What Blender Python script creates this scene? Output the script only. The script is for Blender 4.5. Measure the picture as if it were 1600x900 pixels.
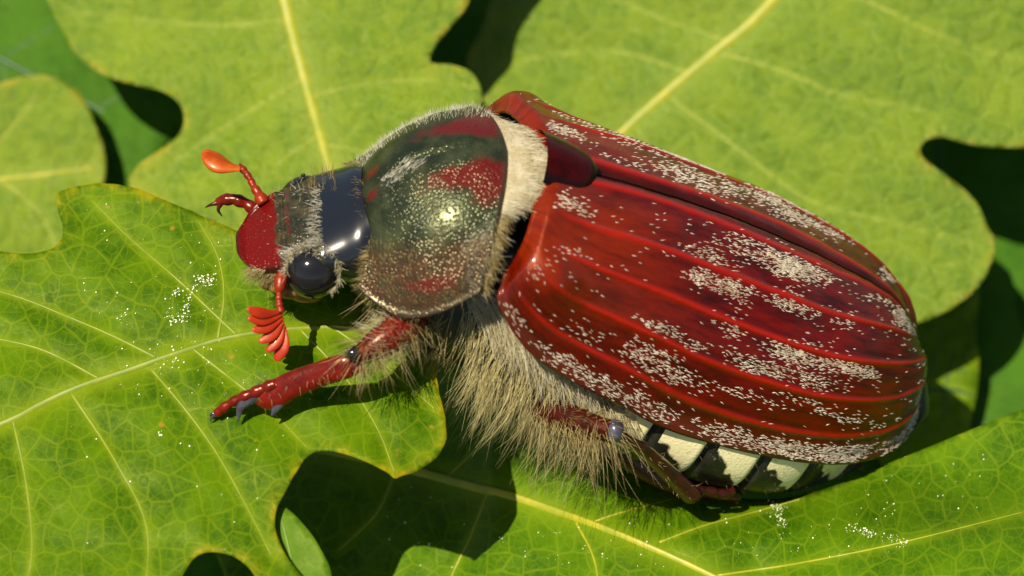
import bpy, math, random
import numpy as np
from mathutils import Matrix, Vector
from mathutils.geometry import delaunay_2d_cdt

# ------------------------------------------------------------------ camera, sky, sun, exposure
DIST, ELEV, HEIGHT = 57.0, math.radians(45), 17.0
RIGHT = np.array([1.0, 0, 0]); UP = np.array([0, math.sin(ELEV), math.cos(ELEV)]); BACK = np.array([0, -math.cos(ELEV), math.sin(ELEV)])
def W(P): return np.atleast_2d(P) @ np.array([RIGHT, UP, BACK]) + np.array([0, 0, HEIGHT])
scene = bpy.context.scene
for o in list(bpy.data.objects): bpy.data.objects.remove(o)
C = scene.collection
cam_data = bpy.data.cameras.new('camera'); cam = bpy.data.objects.new('camera', cam_data); C.objects.link(cam)
cam_data.lens, cam_data.sensor_width, cam_data.clip_start, cam_data.clip_end = 36 * DIST / 16, 36, 1, 2000
M = Matrix.Identity(4)
for i in range(3): M[i][0], M[i][1], M[i][2] = RIGHT[i], UP[i], BACK[i]
M.translation = Vector(W([[0, 0, DIST]])[0]); cam.matrix_world = M
cam_data.dof.use_dof = True; cam_data.dof.focus_distance = DIST + 1.0
cam_data.dof.aperture_fstop = cam_data.lens / 1000 / 0.95
scene.camera = cam
SUN_C = np.array([-0.33, 0.41, 0.85]); SUN_C /= np.linalg.norm(SUN_C)
SUN_W = SUN_C @ np.array([RIGHT, UP, BACK])
sun_data = bpy.data.lights.new('sun', 'SUN'); sun = bpy.data.objects.new('sun', sun_data); C.objects.link(sun)
sun_data.energy, sun_data.angle, sun_data.color = 5.0, math.radians(0.53), (1.0, .93, .80)
sun.location = (0, 0, 60); sun.rotation_euler = Vector(SUN_W).to_track_quat('Z', 'Y').to_euler()
world = bpy.data.worlds.new('World'); scene.world = world; world.use_nodes = True
nt = world.node_tree; sky = nt.nodes.new('ShaderNodeTexSky'); sky.sky_type = 'NISHITA'; sky.sun_disc = False
sky.sun_elevation = math.asin(SUN_W[2]); sky.sun_rotation = math.atan2(SUN_W[0], SUN_W[1])
nt.links.new(sky.outputs[0], nt.nodes['Background'].inputs[0]); nt.nodes['Background'].inputs[1].default_value = 0.062
scene.view_settings.view_transform = 'Standard'; scene.view_settings.look = 'None'
scene.view_settings.exposure = 0.45; scene.view_settings.gamma = 1.0
scene.render.engine = 'CYCLES'
scene.cycles.max_bounces = 8; scene.cycles.transparent_max_bounces = 8
rnd = random.Random(5)
# ------------------------------------------------------------------ geometry helpers
# Working frame: x right, y up, z towards the lens, 1 unit = 2.6 mm of beetle; W turns it into the world.
def npa(*v): return np.array(v, float)
def ray_pt(px, py, z):
    s = (DIST - z) / DIST
    return npa((px - 800) / 100 * s, (450 - py) / 100 * s, z)
def ray_dir(px, py): return npa((px - 800) / 100, (450 - py) / 100, -DIST)
def proj(P):                                            # working frame -> picture coordinates
    P = np.atleast_2d(P); s = DIST / (DIST - P[:, 2])
    return np.stack([800 + 100 * P[:, 0] * s, 450 - 100 * P[:, 1] * s], 1)
# beetle's own axes: e_a towards the tail, e_l to its left, e_n up through its back
def body_frame(adeg, lx, k):
    ad = math.radians(adeg); ai = npa(math.cos(ad), -math.sin(ad)); li = npa(lx, -1.0); li /= np.linalg.norm(li)
    r = -(ai @ li) * k / math.sqrt(1 - k * k); c = 1 / math.sqrt(1 + r * r)
    a = npa(ai[0] * c, ai[1] * c, r * c); l = npa(li[0] * k, li[1] * k, math.sqrt(1 - k * k))
    return np.array([a, l, np.cross(-a, l)])
F = body_frame(15, .14, .72)
O = ray_pt(930, 270, 0)
def B2C(b): return O + np.atleast_2d(b) @ F             # beetle axes -> working frame
def C2B(c): return (np.atleast_2d(c) - O) @ F.T
def at_body(px, py, **k):                               # the point of a sight line where a / l / n has a given value
    (ax, val), = k.items(); i = 'aln'.index(ax); cam = npa(0, 0, DIST); d = ray_dir(px, py)
    t = (val - (cam - O) @ F[i]) / (d @ F[i]); return C2B(cam + t * d)[0]
def spline(pts, n=100, closed=False):                   # centripetal-ish Catmull-Rom, resampled evenly
    P = np.array(pts, float)
    if closed: Q = np.vstack([P[-1], P, P[0], P[1]])
    else: Q = np.vstack([2 * P[0] - P[1], P, 2 * P[-1] - P[-2]])
    out = []
    for i in range(len(Q) - 3):
        p0, p1, p2, p3 = Q[i:i + 4]; t = np.linspace(0, 1, 24, endpoint=False)[:, None]
        out.append(.5 * ((2 * p1) + (-p0 + p2) * t + (2 * p0 - 5 * p1 + 4 * p2 - p3) * t * t + (-p0 + 3 * p1 - 3 * p2 + p3) * t ** 3))
    out = np.vstack(out + ([P[:1]] if closed else [P[-1:]]))
    return resample(out, n)
def resample(P, n):
    d = np.r_[0, np.cumsum(np.linalg.norm(np.diff(P, axis=0), axis=1))]; s = np.linspace(0, d[-1], n)
    return np.stack([np.interp(s, d, P[:, k]) for k in range(P.shape[1])], 1)
def interp_u(u, us, vals):                              # smooth interpolation of control values
    us = np.array(us, float); v = np.array(vals, float); u = np.asarray(u, float)
    m = np.gradient(v, us); i = np.clip(np.searchsorted(us, u) - 1, 0, len(us) - 2); h = us[i + 1] - us[i]; t = np.clip((u - us[i]) / h, 0, 1)
    return (2*t**3 - 3*t**2 + 1) * v[i] + (t**3 - 2*t**2 + t) * h * m[i] + (-2*t**3 + 3*t**2) * v[i+1] + (t**3 - t**2) * h * m[i+1]
def smooth(x, a, b):
    t = np.clip((x - a) / (b - a), 0, 1); return t * t * (3 - 2 * t)
def inside(P, poly):
    x, y = P[:, 0], P[:, 1]; c = np.zeros(len(P), bool); n = len(poly)
    for i in range(n):
        x0, y0 = poly[i]; x1, y1 = poly[(i + 1) % n]
        if y0 == y1: continue
        c ^= ((y0 > y) != (y1 > y)) & (x < (x1 - x0) * (y - y0) / (y1 - y0) + x0)
    return c
def dist_poly(P, line):                                 # distance of points to a polyline, and how far along it
    best = np.full(len(P), 1e9); along = np.zeros(len(P)); n = len(line) - 1
    for i in range(n):
        a, b = line[i], line[i + 1]; ab = b - a; t = np.clip(((P - a) @ ab) / max(ab @ ab, 1e-12), 0, 1)
        d = np.linalg.norm(P - a - t[:, None] * ab, axis=1); m = d < best
        best[m] = d[m]; along[m] = (i + t[m]) / n
    return best, along
def wave(x, y, seed, f=1.0, n=5):                       # smooth random field
    r = np.random.RandomState(seed); s = 0
    for k in range(n):
        th = r.uniform(0, 2 * math.pi); w = f * r.uniform(.6, 1.7); s = s + np.sin((x * math.cos(th) + y * math.sin(th)) * w + r.uniform(0, 7))
    return s / n
def vnoise(P, f, seed=0):                               # value noise on points, -1..1
    r = np.random.RandomState(seed); T = r.uniform(-1, 1, 4096); Q = np.asarray(P, float) * f + 100; i = np.floor(Q).astype(int); t = Q - i; t = t * t * (3 - 2 * t)
    if Q.shape[1] == 2: i = np.c_[i, np.zeros(len(i), int)]; t = np.c_[t, np.zeros(len(t))]
    v = 0
    for dx in (0, 1):
        for dy in (0, 1):
            for dz in (0, 1):
                h = ((i[:, 0] + dx) * 73856093 ^ (i[:, 1] + dy) * 19349663 ^ (i[:, 2] + dz) * 83492791) & 4095
                v = v + T[h] * (t[:, 0] if dx else 1 - t[:, 0]) * (t[:, 1] if dy else 1 - t[:, 1]) * (t[:, 2] if dz else 1 - t[:, 2])
    return v

# ------------------------------------------------------------------ beetle surfaces (beetle axes a, l, n)
SUT = np.array([at_body(x, y, l=0) for x, y in [(846, 238), (890, 255), (930, 268), (1000, 288), (1100, 320), (1210, 362), (1300, 405), (1360, 436), (1400, 466), (1424, 508), (1433, 548)]])
MAR = np.array([at_body(776, 436, l=1.85), at_body(786, 488, l=2.12), at_body(842, 560, l=2.3), at_body(970, 632, l=2.42), at_body(1060, 675, l=2.45), at_body(1200, 711, l=2.42), at_body(1300, 722, l=2.2), at_body(1370, 712, l=1.8), at_body(1412, 682, l=1.35), at_body(1432, 635, l=.8), at_body(1436, 590, l=.3), at_body(1433, 550, l=0.02)])
RIBS = [(.045, .03, .012), (.27, .036, .036), (.47, .036, .036), (.665, .034, .032), (.855, .034, .032)]   # position across, half width, height
def elytron_surface(nu=190, nt=120):
    I = spline(SUT, nu); E = spline(MAR, 400)
    sI = np.linspace(0, 1, nu)
    E = resample(E, nu)
    t = np.linspace(0, 1, nt); ph = t * math.pi / 2
    u = sI[:, None]; tt = t[None, :]
    sn = np.sin(ph) ** 1.0; cs = 1 - np.cos(ph) ** 1.0
    A = I[:, 0:1] + (E[:, 0:1] - I[:, 0:1]) * (tt ** 1.6)
    L = I[:, 1:2] + (E[:, 1:2] - I[:, 1:2]) * sn[None]
    N = I[:, 2:3] + (E[:, 2:3] - I[:, 2:3]) * cs[None]
    P = np.stack([A, L, N], 2)
    return P
def grid_normals(P):
    du = np.gradient(P, axis=0); dv = np.gradient(P, axis=1); n = np.cross(du, dv); n /= np.linalg.norm(n, axis=2, keepdims=True) + 1e-12
    return n
# ------------------------------------------------------------------ object helpers
def empty(name, base_c, label, cat, group=None):
    o = bpy.data.objects.new(name, None); C.objects.link(o); o.empty_display_size = .3
    o.location = W([base_c])[0]; o['label'] = label; o['category'] = cat
    if group: o['group'] = group
    o['_loc'] = list(o.location); return o
def wloc(o):
    v = np.zeros(3)
    while o is not None: v = v + np.array(o.location); o = o.parent
    return v
def mesh_obj(name, V, faces, mat, parent=None, attrs=None, smooth=True, base=None, vec=None, kind=None):
    """V in the working frame. One mesh object, in world size, hung under its parent."""
    Vw = W(V); loc = wloc(parent) if parent is not None else (W([base])[0] if base is not None else Vw.mean(0))
    me = bpy.data.meshes.new(name); V2 = (Vw - loc).astype(np.float32); n = len(V2)
    if isinstance(faces, np.ndarray):
        nf, k = faces.shape; me.vertices.add(n); me.loops.add(nf * k); me.polygons.add(nf)
        me.vertices.foreach_set('co', V2.ravel()); me.loops.foreach_set('vertex_index', faces.astype(np.int32).ravel())
        me.polygons.foreach_set('loop_start', np.arange(0, nf * k, k, dtype=np.int32)); me.polygons.foreach_set('loop_total', np.full(nf, k, np.int32))
        me.update(calc_edges=True)
    else:
        me.from_pydata([tuple(map(float, v)) for v in V2], [], faces); me.update()
    me.polygons.foreach_set('use_smooth', np.full(len(me.polygons), smooth, bool))
    for k, v in (attrs or {}).items():
        a = me.attributes.new(k, 'FLOAT', 'POINT'); a.data.foreach_set('value', np.asarray(v, np.float32).ravel())
    for k, v in (vec or {}).items():
        a = me.attributes.new(k, 'FLOAT_VECTOR', 'POINT'); a.data.foreach_set('vector', np.asarray(v, np.float32).ravel())
    me.materials.append(mat); o = bpy.data.objects.new(name, me); C.objects.link(o)
    if parent is not None: o.parent = parent
    else: o.location = loc
    if kind: o['kind'] = kind
    return o
def tag(o, label, cat=None, group=None):
    o['label'] = label
    if cat: o['category'] = cat
    if group: o['group'] = group
    return o
def solidify(o, th, off=-1):
    m = o.modifiers.new('thickness', 'SOLIDIFY'); m.thickness = th; m.offset = off; return o
def grid_faces(nu, nt, wrap=False):
    i = np.arange(nu - 1)[:, None]; j = np.arange(nt if wrap else nt - 1)[None, :]; j2 = (j + 1) % nt
    return np.stack([i * nt + j, i * nt + j2, (i + 1) * nt + j2, (i + 1) * nt + j], -1).reshape(-1, 4)
def tube(path, rad, n=12, flat=None, side=None, cap=True):
    """Round or flattened tube along a path (working frame). rad: radius per point; flat: ratio of thickness to width; side: width direction."""
    P = np.array(path, float); m = len(P); rad = np.broadcast_to(np.asarray(rad, float), (m,)); fl = np.broadcast_to(np.asarray(1.0 if flat is None else flat, float), (m,))
    T = np.gradient(P, axis=0); T /= np.linalg.norm(T, axis=1, keepdims=True) + 1e-9
    ref = npa(.13, .31, .94) if side is None else np.asarray(side, float)
    S = ref - (T @ ref)[:, None] * T; S /= np.linalg.norm(S, axis=1, keepdims=True) + 1e-9; Bn = np.cross(T, S)
    th = np.linspace(0, 2 * math.pi, n, endpoint=False)
    V = P[:, None] + rad[:, None, None] * (np.cos(th)[None, :, None] * S[:, None] + np.sin(th)[None, :, None] * Bn[:, None] * fl[:, None, None])
    V = V.reshape(-1, 3); f = [tuple(q) for q in grid_faces(m, n, True)]
    if cap: f += [tuple(range(n))[::-1], tuple(range((m - 1) * n, m * n))]
    return V, f
def merge(parts):
    V, Fc, k = [], [], 0
    for v, f in parts:
        V.append(v); Fc += [tuple(int(i) + k for i in q) for q in f]; k += len(v)
    return np.vstack(V), Fc
def ellipsoid(c, ax, n=20, m=14):
    """ax: three axis vectors (already scaled)"""
    th = np.linspace(0, math.pi, m); ph = np.linspace(0, 2 * math.pi, n, endpoint=False)
    S = np.stack([np.sin(th)[:, None] * np.cos(ph), np.sin(th)[:, None] * np.sin(ph), np.cos(th)[:, None] * np.ones(n)], -1)
    return (np.asarray(c) + S.reshape(-1, 3) @ np.array(ax)), [tuple(q) for q in grid_faces(m, n, True)]
def bead(path, rad, n=12, sub=8):
    """A string of joints: each segment swells towards its far end."""
    P = np.array(path, float); pts, rr = [], []
    for i in range(len(P) - 1):
        for k in range(sub):
            f = k / sub; pts.append(P[i] * (1 - f) + P[i + 1] * f)
            rr.append((rad[i] * (1 - f) + rad[i + 1] * f) * (.74 + .34 * math.sin(math.pi * (.10 + .86 * f ** 1.6))))
    return tube(pts, rr, n)
def hair_mesh(root, direc, length, rad, bend, seg=4, seed=0, rough=.12):
    r = np.random.RandomState(seed); n = len(root); d = direc / (np.linalg.norm(direc, axis=1, keepdims=True) + 1e-9)
    length = np.broadcast_to(length, (n,)); rad = np.broadcast_to(rad, (n,)); bend = np.broadcast_to(bend, (n, 3))
    wob = r.normal(0, rough, (n, 3)); side = np.cross(d, r.normal(size=(n, 3))); side /= np.linalg.norm(side, axis=1, keepdims=True) + 1e-9; s2 = np.cross(d, side)
    rings = []
    for k in range(seg + 1):
        f = k / seg; c = root + (d * f + (bend + wob) * f * f) * length[:, None]; w = rad * (1 - .88 * f ** 1.5)
        for q in range(3):
            a = q * 2 * math.pi / 3; rings.append(c + (side * math.cos(a) + s2 * math.sin(a)) * w[:, None])
    V = np.stack(rings, 1).reshape(-1, 3); k0 = (np.arange(n) * 3 * (seg + 1))[:, None]; quads = []
    for k in range(seg):
        for q in range(3): quads.append([k * 3 + q, k * 3 + (q + 1) % 3, k * 3 + 3 + (q + 1) % 3, k * 3 + 3 + q])
    Fc = (k0[:, :, None] + np.array(quads)[None]).reshape(-1, 4)
    return V, Fc
def sample(G, N, poly=None, weight=None, seed=0):
    """Random points on a grid surface given in beetle axes: position, normal, along, across (working frame), grid index."""
    r = np.random.RandomState(seed); nu, nt2, _ = G.shape; P = B2C(G.reshape(-1, 3)).reshape(nu, nt2, 3)
    a, b, c = P[:-1, :-1], P[1:, :-1], P[:-1, 1:]; cr = np.cross(b - a, c - a); area = np.linalg.norm(cr, axis=2)
    w = area.copy()
    if poly is not None:
        q = proj(a.reshape(-1, 3)); w *= inside(q, poly).reshape(w.shape)
    if weight is not None: w *= weight[:-1, :-1]
    s = w.sum()
    if s <= 0: return [np.zeros((0, 3))] * 4 + [np.zeros((0, 2), int)]
    idx = r.choice(w.size, N, p=(w / s).ravel()); i, j = np.unravel_index(idx, w.shape); f, g = r.rand(N, 1), r.rand(N, 1)
    du = (b - a)[i, j]; dv = (c - a)[i, j]; pos = a[i, j] + du * f + dv * g
    nm = cr[i, j] / (area[i, j][:, None] + 1e-12)
    un = lambda v: v / (np.linalg.norm(v, axis=1, keepdims=True) + 1e-12)
    return pos, nm, un(du), un(dv), np.stack([i, j], 1)

# ------------------------------------------------------------------ materials
class NT:
    def __init__(s, name):
        s.m = bpy.data.materials.new(name); s.m.use_nodes = True; s.t = s.m.node_tree; s.t.nodes.clear(); s.out = s.t.nodes.new('ShaderNodeOutputMaterial')
    def n(s, typ, props=None, **inp):
        nd = s.t.nodes.new('ShaderNode' + typ)
        for k, v in (props or {}).items(): setattr(nd, k, v)
        for k, v in inp.items():
            key = int(k[1:]) if k[0] == 'i' and k[1:].isdigit() else k.replace('_', ' ')
            s.set(nd.inputs[key], v)
        return nd
    def set(s, sock, v):
        if isinstance(v, bpy.types.NodeSocket): s.t.links.new(v, sock)
        elif isinstance(v, bpy.types.Node): s.t.links.new(v.outputs[0], sock)
        else:
            if sock.type == 'RGBA' and len(v) == 3: v = (*v, 1)
            sock.default_value = v
    def attr(s, name): return s.n('Attribute', dict(attribute_name=name))
    def fac(s, name): return s.attr(name).outputs['Fac']
    def math(s, op, a, b=0.0, c=0.0): return s.n('Math', dict(operation=op), i0=a, i1=b, i2=c).outputs[0]
    def mix(s, f, a, b, mode='MIX'):
        nd = s.t.nodes.new('ShaderNodeMix'); nd.data_type = 'RGBA'; nd.blend_type = mode; s.set(nd.inputs[0], f); s.set(nd.inputs[6], a); s.set(nd.inputs[7], b); return nd.outputs[2]
    def mapr(s, v, a, b, c=0.0, d=1.0, interp='SMOOTHSTEP'):
        return s.n('MapRange', dict(interpolation_type=interp), i0=v, i1=a, i2=b, i3=c, i4=d).outputs[0]
    def noise(s, vec, scale, detail=3.0, rough=.55): return s.n('TexNoise', None, Vector=vec, Scale=scale, Detail=detail, Roughness=rough).outputs['Fac']
    def obj(s): return s.n('TexCoord').outputs['Object']
    def bump(s, h, strength, dist=.02, normal=None):
        b = s.n('Bump', None, Height=h, Strength=strength, Distance=dist)
        if normal is not None: s.set(b.inputs['Normal'], normal)
        return b.outputs[0]
    def bsdf(s, **k):
        b = s.t.nodes.new('ShaderNodeBsdfPrincipled')
        for q, v in k.items(): s.set(b.inputs[q.replace('_', ' ')], v)
        return b
    def done(s, sh): s.t.links.new(sh.outputs[0] if isinstance(sh, bpy.types.Node) else sh, s.out.inputs[0]); return s.m

def leaf_material(name, green, dark, vein, edge, cell=7.0, gloss=.42, trans=.4, spots=.0, glitter=0.0, netw=.55, spec=.3):
    t = NT(name); uv = t.attr('luv').outputs['Vector']
    wob = t.n('TexNoise', None, Vector=uv, Scale=2.5, Detail=2.0).outputs['Color']
    uvw = t.n('VectorMath', dict(operation='MULTIPLY_ADD'), i0=wob, i1=(.12, .12, 0), i2=uv).outputs[0]
    v1 = t.n('TexVoronoi', dict(feature='DISTANCE_TO_EDGE', voronoi_dimensions='2D'), Vector=uvw, Scale=cell * .42).outputs[0]
    v2 = t.n('TexVoronoi', dict(feature='DISTANCE_TO_EDGE', voronoi_dimensions='2D'), Vector=uvw, Scale=cell).outputs[0]
    n1 = t.mapr(v1, 0.0, .085, 1.0, 0.0); n2 = t.mapr(v2, 0.0, .11, .6, 0.0)
    net = t.math('MAXIMUM', n1, n2)
    big = t.noise(uv, 1.1, 5.0, .6); fine = t.noise(uv, 6.0, 5.0, .65)
    col = t.mix(t.mapr(big, .35, .68), dark, green)
    col = t.mix(t.mapr(fine, .3, .75, 0.0, .6), col, (green[0] * 1.25, green[1] * 1.12, green[2]))
    col = t.mix(t.math('MULTIPLY', net, netw), col, vein)
    col = t.mix(t.fac('vein'), col, vein)
    col = t.mix(t.math('MULTIPLY', t.fac('edge'), t.mapr(t.noise(uv, 2.2, 4.0), .42, .68, .05, 1.0)), col, edge)
    if spots > 0:
        sp = t.mapr(t.noise(uv, 2.6, 3.0, .5), .70, .76, 0.0, spots); col = t.mix(sp, col, (.42, .24, .02))
        sp2 = t.mapr(t.noise(uv, 5.5, 4.0, .6), .73, .78, 0.0, spots); col = t.mix(sp2, col, (.25, .08, .015))
    h = t.math('SUBTRACT', t.math('MULTIPLY', fine, .35), t.math('MULTIPLY', net, netw * .5))
    rough = t.mapr(t.noise(uv, 14.0, 3.0), .3, .7, gloss - .05, gloss + .12)
    nrm = t.bump(h, .35, .02)
    if glitter > 0:
        nrm = t.bump(t.mapr(v1, 0.0, .35, 0.0, 1.0), .4, .08, nrm); nrm = t.bump(t.noise(uv, 4.0, 2.0, .5), .28, .10, nrm); nrm = t.bump(t.noise(uv, 15.0, 2.0, .7), glitter, .12, nrm)
    b = t.bsdf(Base_Color=col, Roughness=rough, Normal=nrm, Specular_IOR_Level=spec, Specular_Tint=(.97, 1, .85 if spec > .4 else .35))
    tr = t.n('BsdfTranslucent', None, Color=t.mix(.5, col, (green[0] * 1.5, green[1] * 1.3, green[2] * .5)), Normal=nrm)
    return t.done(t.n('MixShader', None, i0=trans, i1=b.outputs[0], i2=tr.outputs[0]))
def vein_material(name, col):
    t = NT(name); o = t.obj(); c = t.mix(t.mapr(t.noise(o, 3.0), .35, .65), col, (col[0] * .7, col[1] * .85, col[2]))
    b = t.bsdf(Base_Color=c, Roughness=.45); tr = t.n('BsdfTranslucent', None, Color=c)
    return t.done(t.n('MixShader', None, i0=.3, i1=b.outputs[0], i2=tr.outputs[0]))
def hair_material(name, c1, c2, rough=.4):
    t = NT(name); f = t.noise(t.obj(), 6.0, 2.0); c = t.mix(t.mapr(f, .35, .65), c1, c2)
    b = t.bsdf(Base_Color=c, Roughness=rough, Specular_IOR_Level=.5); tr = t.n('BsdfTranslucent', None, Color=c)
    return t.done(t.n('MixShader', None, i0=.45, i1=b.outputs[0], i2=tr.outputs[0]))
def shell_material(name, c1, c2, rough=.25, bump=.2, scale=9.0, coat=.3, spec=.5):
    t = NT(name); o = t.obj(); f = t.noise(o, scale * .4, 4.0); c = t.mix(t.mapr(f, .3, .7), c1, c2)
    b = t.bsdf(Base_Color=c, Roughness=rough, Coat_Weight=coat, Coat_Roughness=.12, Specular_IOR_Level=spec, Specular_Tint=(1, .6, .42) if c1[0] > 4 * c1[1] else (1, .92, .8), Normal=t.bump(t.noise(o, scale, 4.0), bump, .03))
    return t.done(b)

def elytron_material():
    t = NT('elytron_shell'); o = t.obj(); st = t.attr('luv').outputs['Vector']
    rib, front, dark, margin = (t.fac(k) for k in ('rib', 'front', 'dark', 'margin'))
    n1 = t.noise(t.n('VectorMath', dict(operation='MULTIPLY'), i0=st, i1=(.45, 1.6, 1)).outputs[0], 2.6, 6.0, .65); n2 = t.noise(o, 14.0, 4.0, .6)
    col = t.mix(t.mapr(n1, .3, .7), (.018, .0005, .0002), (.135, .0022, .0002))
    col = t.mix(t.math('MULTIPLY', front, t.mapr(n1, .25, .7, .35, .95)), col, (.20, .015, .0004))
    col = t.mix(t.math('MULTIPLY', rib, .85), col, (.36, .008, .0004))
    col = t.mix(t.math('MULTIPLY', dark, .85), col, (.02, .004, .002))
    col = t.mix(t.math('MULTIPLY', margin, .55), col, (.10, .022, .012))
    h = t.math('ADD', t.math('ADD', t.math('MULTIPLY', n2, .6), t.math('MULTIPLY', t.noise(st, 22.0, 4.0, .7), .9)), t.math('MULTIPLY', t.noise(st, 60.0, 2.0), .35))
    b = t.bsdf(Base_Color=col, Roughness=t.mapr(n2, .3, .7, .15, .26), Normal=t.bump(h, .42, .03), Coat_Weight=.3, Coat_Roughness=.12, Specular_IOR_Level=.45, Specular_Tint=(1, .5, .3))
    return t.done(b)
def pronotum_material():
    t = NT('pronotum_shell'); o = t.obj(); red = t.fac('red'); rim = t.fac('rim')
    v = t.n('TexVoronoi', dict(feature='F1'), Vector=o, Scale=19.0).outputs[0]; n1 = t.noise(o, 2.4, 4.0)
    rf = t.mapr(t.math('ADD', red, t.math('MULTIPLY', t.math('SUBTRACT', t.noise(o, 4.5, 6.0, .7), .5), 1.3)), .25, .85)
    col = t.mix(t.mapr(n1, .35, .7), (.012, .018, .008), (.05, .055, .022)); col = t.mix(t.math('MULTIPLY', t.fac('brown'), t.mapr(t.noise(o, 5.0, 5.0, .7), .3, .65, .2, 1.0)), col, (.075, .028, .012))
    col = t.mix(rf, col, (.095, .003, .002)); col = t.mix(t.math('MULTIPLY', rim, .7), col, (.05, .03, .02))
    h = t.math('ADD', t.mapr(v, .1, .55, 0.0, 1.0), t.math('MULTIPLY', t.noise(o, 30.0), .3))
    b = t.bsdf(Base_Color=col, Roughness=.30, Metallic=t.math('MULTIPLY', t.math('SUBTRACT', 1.0, rf), .3), Specular_IOR_Level=.65, Specular_Tint=(1, 1, .6), Normal=t.bump(h, .34, .03), Coat_Weight=.0, Coat_Roughness=.25)
    return t.done(b)
def head_material():
    t = NT('head_shell'); o = t.obj(); red, smo = t.fac('red'), t.fac('glossy')
    v = t.n('TexVoronoi', dict(feature='F1'), Vector=o, Scale=17.0).outputs[0]; n1 = t.noise(o, 4.0, 4.0)
    rf = t.mapr(t.math('ADD', red, t.math('MULTIPLY', t.math('SUBTRACT', t.noise(o, 5.0, 6.0, .7), .5), 1.7)), .35, .95)
    col = t.mix(t.mapr(n1, .35, .7), (.012, .014, .006), (.06, .045, .016)); col = t.mix(rf, col, (.12, .003, .0012)); col = t.mix(smo, col, (.008, .009, .012)); col = t.mix(t.math('MULTIPLY', t.fac('rim'), .8), col, (.03, .006, .006))
    h = t.math('MULTIPLY', t.mapr(v, .1, .5), t.math('SUBTRACT', 1.0, smo))
    b = t.bsdf(Base_Color=col, Roughness=t.math('SUBTRACT', .28, t.math('MULTIPLY', smo, .08)), Specular_IOR_Level=t.math('SUBTRACT', .6, t.math('MULTIPLY', rf, .35)), Specular_Tint=(1, .95, .8), Normal=t.bump(h, .45, .03), Coat_Weight=t.math('MULTIPLY', smo, .5), Coat_Roughness=.16)
    return t.done(b)
def abdomen_material():
    t = NT('abdomen_shell'); o = t.obj(); cr = t.fac('cream'); n1 = t.noise(o, 5.0, 4.0)
    f = t.mapr(t.math('ADD', cr, t.math('MULTIPLY', t.math('SUBTRACT', n1, .5), .35)), .42, .56)
    col = t.mix(f, t.mix(t.mapr(n1, .3, .7), (.006, .006, .005), (.02, .018, .012)), t.mix(t.mapr(t.noise(o, 20.0), .62, .75), (.92, .80, .42), (.75, .62, .30)))
    return t.done(t.bsdf(Base_Color=col, Roughness=t.math('ADD', .32, t.math('MULTIPLY', f, .35)), Normal=t.bump(t.noise(o, 18.0, 4.0), .35, .03)))
# ------------------------------------------------------------------ ground and leaves
def ground():
    n = 41; g = np.linspace(-1, 1, n); X, Y = np.meshgrid(np.sign(g) * np.abs(g) ** 2 * 400, np.sign(g) * np.abs(g) ** 2 * 400, indexing='ij')
    Z = .5 * wave(X.ravel(), Y.ravel(), 3, .5); Vw = np.stack([X.ravel(), Y.ravel(), Z], 1)
    me = bpy.data.meshes.new('ground'); me.from_pydata(Vw.tolist(), [], grid_faces(n, n).tolist()); me.polygons.foreach_set('use_smooth', [True] * len(me.polygons))
    t = NT('forest_floor'); o = t.obj(); c = t.mix(t.mapr(t.noise(o, .8, 5.0), .35, .65), (.012, .016, .006), (.035, .045, .012))
    c = t.mix(t.mapr(t.noise(o, .25, 3.0), .45, .6), c, (.02, .05, .008))
    me.materials.append(t.done(t.bsdf(Base_Color=c, Roughness=.8, Normal=t.bump(t.noise(o, 2.0, 5.0), .8, .3))))
    ob = bpy.data.objects.new('ground', me); C.objects.link(ob); ob['kind'] = 'structure'; ob['label'] = 'dark leafy ground far below the oak leaves'
ground()

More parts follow.
